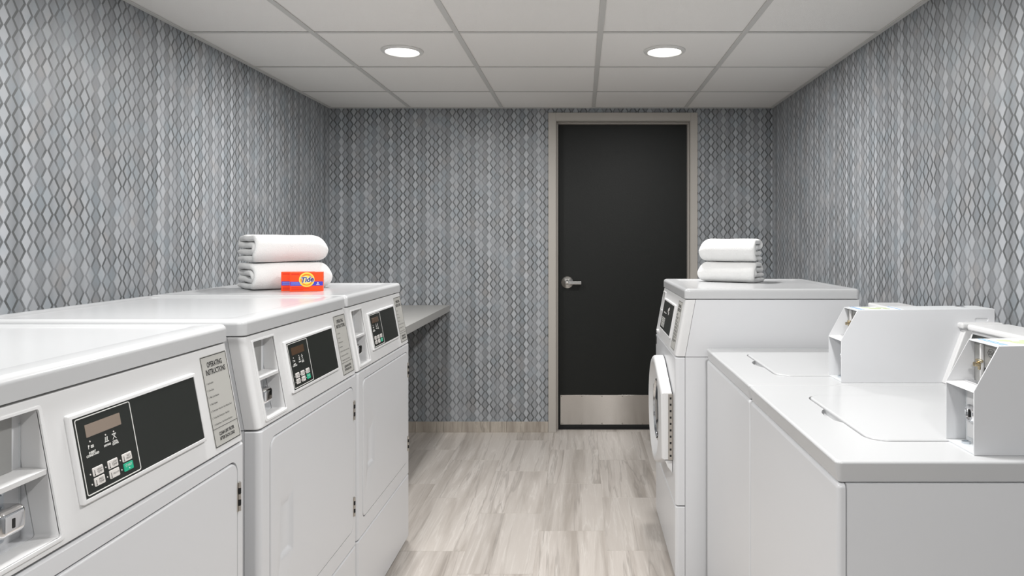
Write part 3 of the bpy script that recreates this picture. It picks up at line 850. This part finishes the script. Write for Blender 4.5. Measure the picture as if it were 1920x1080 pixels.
def make_washer():
    t = empty('top_load_washer', (0, 0, 0))
    fp = plate_o('front_panel', rrect(0, WW, .02, WC - .002, .0085, 3), -.014, 0, mF, 'enamel2', t, .008, 4)
    box('cabinet', .0035, WW - .0035, .0155, WD, .022, WC - .001, 'enamel2', t, .003, 2)
    mR = lambda u, v, wv: (WW - .0035 + wv, u, v)
    plate_o('side_panel', rrect(.017, WD - .01, .03, WC - .0015, .002, 3), 0, .0022, mR, 'enamel2', t, .001, 2,
            holes=[(rrect(.117, .267, .10, .80, .002, 3), .0012, rrect(.119, .265, .16, .66, .002, 3))])
    mLs = lambda u, v, wv: (.0035 - wv, u, v)
    plate_o('side_panel', rrect(.017, WD - .01, .03, WC - .0015, .002, 3), 0, .0022, mLs, 'enamel2', t, .001, 2)
    # top with the lid well
    lx0, lx1, ly0, ly1 = .123, .527, .113, .500
    well = rrect(lx0 - .004, lx1 + .004, ly0 - .004, ly1 + .004, .045, 8)
    # finger notch in the front edge of the well
    cxn = (lx0 + lx1) / 2
    nw = []
    for p in well:
        nw.append(p)
    # front edge runs between the last arc point (left-bottom) and the first (right-bottom)
    notch = [(cxn - .060, ly0 - .004), (cxn - .045, ly0 - .014), (cxn - .025, ly0 - .021), (cxn, ly0 - .023), (cxn + .025, ly0 - .021), (cxn + .045, ly0 - .014), (cxn + .060, ly0 - .004)]
    well_n = nw + notch
    o = rrect(-.0015, WW + .0015, -.003, WD + .003, .012, 4)
    plate_o('top_panel', o, WC + .001, WT, mTop, 'enamel', t, .006, 4, holes=[(well_n, .012, .001)], base_in=.006)
    ld = plate_o('lid', rrect(lx0, lx1, ly0, ly1, .042, 8), WT - .0118, WT + .0035, mTop, 'enamel', t, .005, 4)
    plate_o('notch_slot', rrect(cxn - .02, cxn + .022, ly0 - .017, ly0 - .008, .004, 4), WT - .0125, WT - .0108, mTop, 'rubber', t, 0, 1)
    # control hood along the back
    def mH(p, q, a): return (a, p, q)
    bm = bmesh.new()
    prism(bm, [(.545, WT), (WD - .002, WT), (WD - .002, 1.044), (.604, 1.044)], .012, WW - .012, mH, .004)
    hd = finish(bm, 'control_hood', 'plastic', t)
    box('hood_cap', .008, WW - .008, .590, WD + .002, 1.039, 1.056, 'plastic', hd, .006, 4)
    def mHf(u, v, wv):
        q = (v - WT) / (1.040 - WT)
        return (u, .545 + .059 * q - wv, v)
    plate_o('hood_display', rrect(.022, .50, WT + .025, 1.035, .004, 3), 0, .0014, mHf, 'black', hd, .0004, 1)
    coin_case(t)
    for x in (.05, WW - .05):
        for y in (.06, WD - .06):
            bm = bmesh.new(); lathe(bm, [(0, 0), (.02, 0), (.02, .012), (.012, .014), (.012, .026)], (x, y, 0), (0, 0, 1), 16)
            finish(bm, 'foot', 'rubber', t)
    return t
wa = make_washer()
for i, (y0, lab) in enumerate(((1.904, 'white top-loading washer with coin case, at the row end away from the door'),
                               (2.561, 'white top-loading washer with coin case, next to the front-loading machine'))):
    t = wa if i == 0 else copy_tree(wa)
    t.location = (0.464, y0, 0); t.rotation_euler = (0, 0, -PI / 2)
    tag(t, lab, 'washing machine', 'top-loading washers')

# ------------------------------------------------------------------ folded towels
def make_towel(L, dep, H, seed, open_lo):
    """one towel, rolled-in fold: local x along the fold, front fold at y = 0; the layers show at one end, the other end is folded round"""
    t = H / 4.0
    def arc(cx, cz, r, a0, a1, n):
        return [(cx + r * math.cos(math.radians(a0 + (a1 - a0) * i / n)), cz + r * math.sin(math.radians(a0 + (a1 - a0) * i / n))) for i in range(n + 1)]
    def run(a, b, z, n):
        return [(a + (b - a) * i / n, z) for i in range(n + 1)]
    R = H / 2 - t / 2
    path = run(dep - .006, R + t * .5, t / 2, 7)[:-1]
    path += arc(R + t * .5, H / 2, R, -90, -270, 12)
    path += run(R + t * .5, dep - t, H - t / 2, 7)[1:]
    path += arc(dep - t, H - t, t / 2, 90, -90, 7)[1:]
    path += run(dep - t, R + t * .7, H - 1.5 * t, 6)[1:]
    path += arc(R + t * .7, H - 2 * t, t / 2, 90, 270, 7)[1:]
    path += run(R + t * .7, dep - .02, 1.5 * t, 6)[1:]
    n = len(path)
    prof = []
    for i in range(n):
        a = Vector(path[max(i - 1, 0)]); b = Vector(path[min(i + 1, n - 1)])
        d = (b - a).normalized(); prof.append((Vector(path[i]), Vector((-d.y, d.x))))
    # stations along the fold: (distance from the open end, layer thickness factor, rounding of the far end)
    st = [(-.009, .12, 1), (-.008, .5, 1), (-.004, .8, 1), (.002, .95, 1)]
    NS = 14
    rr = H * .42
    for k in range(1, NS + 1): st.append((.002 + (L - rr - .002) * k / NS, 1, 1))
    for k in range(1, 9):
        q = k / 8 * PI / 2
        st.append((L - rr + rr * math.sin(q), 1, max(.10, math.cos(q) ** .8)))
    bm = bmesh.new()
    rows = []
    for (x, th, rd) in st:
        A, B = [], []
        near = max(0.0, 1 - max(x, 0) / .05)
        for i, (p, nn) in enumerate(prof):
            e = noise.noise(Vector((x * 9 + seed, p.x * 9, i * .13))) * .0035
            ex = (noise.noise(Vector((p.x * 11, i * .16 + seed * 3, .3))) * .011) * near
            wob = noise.noise(Vector((p.x * 22 + seed, i * .07, 4.0))) * .0035 * near
            q = p + nn * e
            hw = t * .49 * th
            u = max(0, x) / L
            for lst, sg in ((A, 1), (B, -1)):
                c = q + nn * (sg * hw)
                zz = H * .46 + (c.y - H * .46) * (rd if c.y > H * .46 else .5 + .5 * rd)
                yy = dep * .5 + (c.x - dep * .5) * (1 if rd > .999 else .90 + .10 * rd)
                crown = .004 * math.sin(PI * min(1, max(0, c.x / dep))) * (c.y / H)
                xx = x + ex
                if not open_lo: xx = L - xx
                lay = .006 * noise.noise(Vector((i * .11, seed * 2.0, 1.0)))
                lst.append(bm.verts.new((xx, yy + lay * (yy / dep), max(zz + wob * (c.y / H) + crown, 0.0))))
        rows.append((A, B))
    for (A, B), (A2, B2) in zip(rows, rows[1:]):
        for i in range(n - 1):
            bm.faces.new((A[i], A[i + 1], A2[i + 1], A2[i])); bm.faces.new((B[i + 1], B[i], B2[i], B2[i + 1]))
        bm.faces.new((A[0], A2[0], B2[0], B[0])); bm.faces.new((A[-1], B[-1], B2[-1], A2[-1]))
    for A, B in (rows[0], rows[-1]):
        for i in range(n - 1): bm.faces.new((A[i], A[i + 1], B[i + 1], B[i]))
    o = finish(bm, 'folded_towel', 'towel', None, 180)
    md = o.modifiers.new('soft', 'SUBSURF'); md.levels = 1; md.render_levels = 2
    return o

def place_towel(o, corner, ang, z, label, group):
    o.location = (corner[0], corner[1], z); o.rotation_euler = (0, 0, ang)
    tag(o, label, 'towel', group)
ZT1 = ZTOP - .0036
a = math.radians(40)
place_towel(make_towel(.282, .250, .097, 1.0, True), (-1.185, 2.530), a, ZT1, 'lower of two folded white towels behind the orange detergent boxes', 'towels on the dryer')
place_towel(make_towel(.262, .245, .100, 5.0, True), (-1.180, 2.536), a + .03, ZT1 + .1030, 'upper of two folded white towels above the orange detergent boxes', 'towels on the dryer')
a = math.radians(-29)
place_towel(make_towel(.248, .172, .086, 9.0, False), (.515, 3.094), a, ZT1, 'lower of two folded white towels on the front-loading machine', 'towels on the front loader')
place_towel(make_towel(.238, .165, .096, 13.0, False), (.521, 3.093), a + .03, ZT1 + .0915, 'upper of two folded white towels on the front-loading machine', 'towels on the front loader')

# ------------------------------------------------------------------ detergent boxes
def make_box(label):
    t = empty('detergent_box', (0, 0, 0))
    Wb, Db, Hb = .113, .030, .070
    car = box('carton', 0, Wb, 0, Db, 0, Hb, 'orange', t, .0008, 2)
    mB = lambda u, v, wv: (u, -wv, v)
    def rect(bm, a, b, c, d, wv=.0003): plate(bm, [(a, c), (b, c), (b, d), (a, d)], 0, wv, mB, 0, 1)
    bm = bmesh.new(); rect(bm, .0015, Wb - .0006, .0205, .0355); 
    finish(bm, 'blue_band', 'blue', t, None)
    cx, cz = .0575, .0425
    bm = bmesh.new(); plate(bm, circle(cx, cz, .0265, 40), 0, .0005, mB, 0, 1); finish(bm, 'logo_ring', 'yellow', t, None)
    bm = bmesh.new(); plate(bm, circle(cx, cz, .0215, 40), 0, .0008, mB, 0, 1); finish(bm, 'logo_disc', 'orange_l', t, None)
    bm = bmesh.new(); plate(bm, circle(cx, cz - .001, .0165, 40), 0, .0011, mB, 0, 1); finish(bm, 'logo_centre', 'yellow', t, None)
    # slanted lettering with a pale edge
    sk = lambda u, v, wv: (u, -wv, v + (u - cx) * .10)
    for nm, bold, m_, wv in (('logo_outline', .0022, 'ink_white', .0014), ('logo_lettering', .0007, 'navy', .0018)):
        bm = bmesh.new(); text(bm, 'Tide', .0265, cx + .001, cz - .0005, wv, sk, bold, .18, .92); finish(bm, nm, m_, t, None)
    bm = bmesh.new()
    for i, wv in enumerate((.026, .029, .033)): rect(bm, .0045, .0045 + wv, .0315 - i * .0040, .0330 - i * .0040, .0006)
    finish(bm, 'band_print', 'pale_blue', t, None)
    bm = bmesh.new(); plate(bm, circle(.0955, .0300, .0026, 14), 0, .0007, mB, 0, 1); rect(bm, .0900, .1010, .0238, .0256, .0007)
    finish(bm, 'load_mark', 'ink_white', t, None)
    bm = bmesh.new()
    rect(bm, .0055, .033, .0605, .0650)
    for i, wv in enumerate((.058, .060, .040)): rect(bm, .0055, .0055 + wv, .0135 - i * .0042, .0158 - i * .0042)
    finish(bm, 'fine_print', 'orange_d', t, None)
    return t
b1 = make_box('')
b2 = copy_tree(b1)
ab = math.radians(15)
ux, uy = math.cos(ab), math.sin(ab)
p1 = (-1.053, 2.504)
b1.location = (p1[0], p1[1], ZT1); b1.rotation_euler = (0, 0, ab)
b2.location = (p1[0] - .034 * ux - .034 * uy, p1[1] - .034 * uy + .034 * ux, ZT1); b2.rotation_euler = (0, 0, ab)
tag(b1, 'orange detergent box with full round yellow logo, in front of its twin', 'box', 'detergent boxes on the dryer')
tag(b2, 'orange detergent box mostly hidden behind its twin, against the towels', 'box', 'detergent boxes on the dryer')
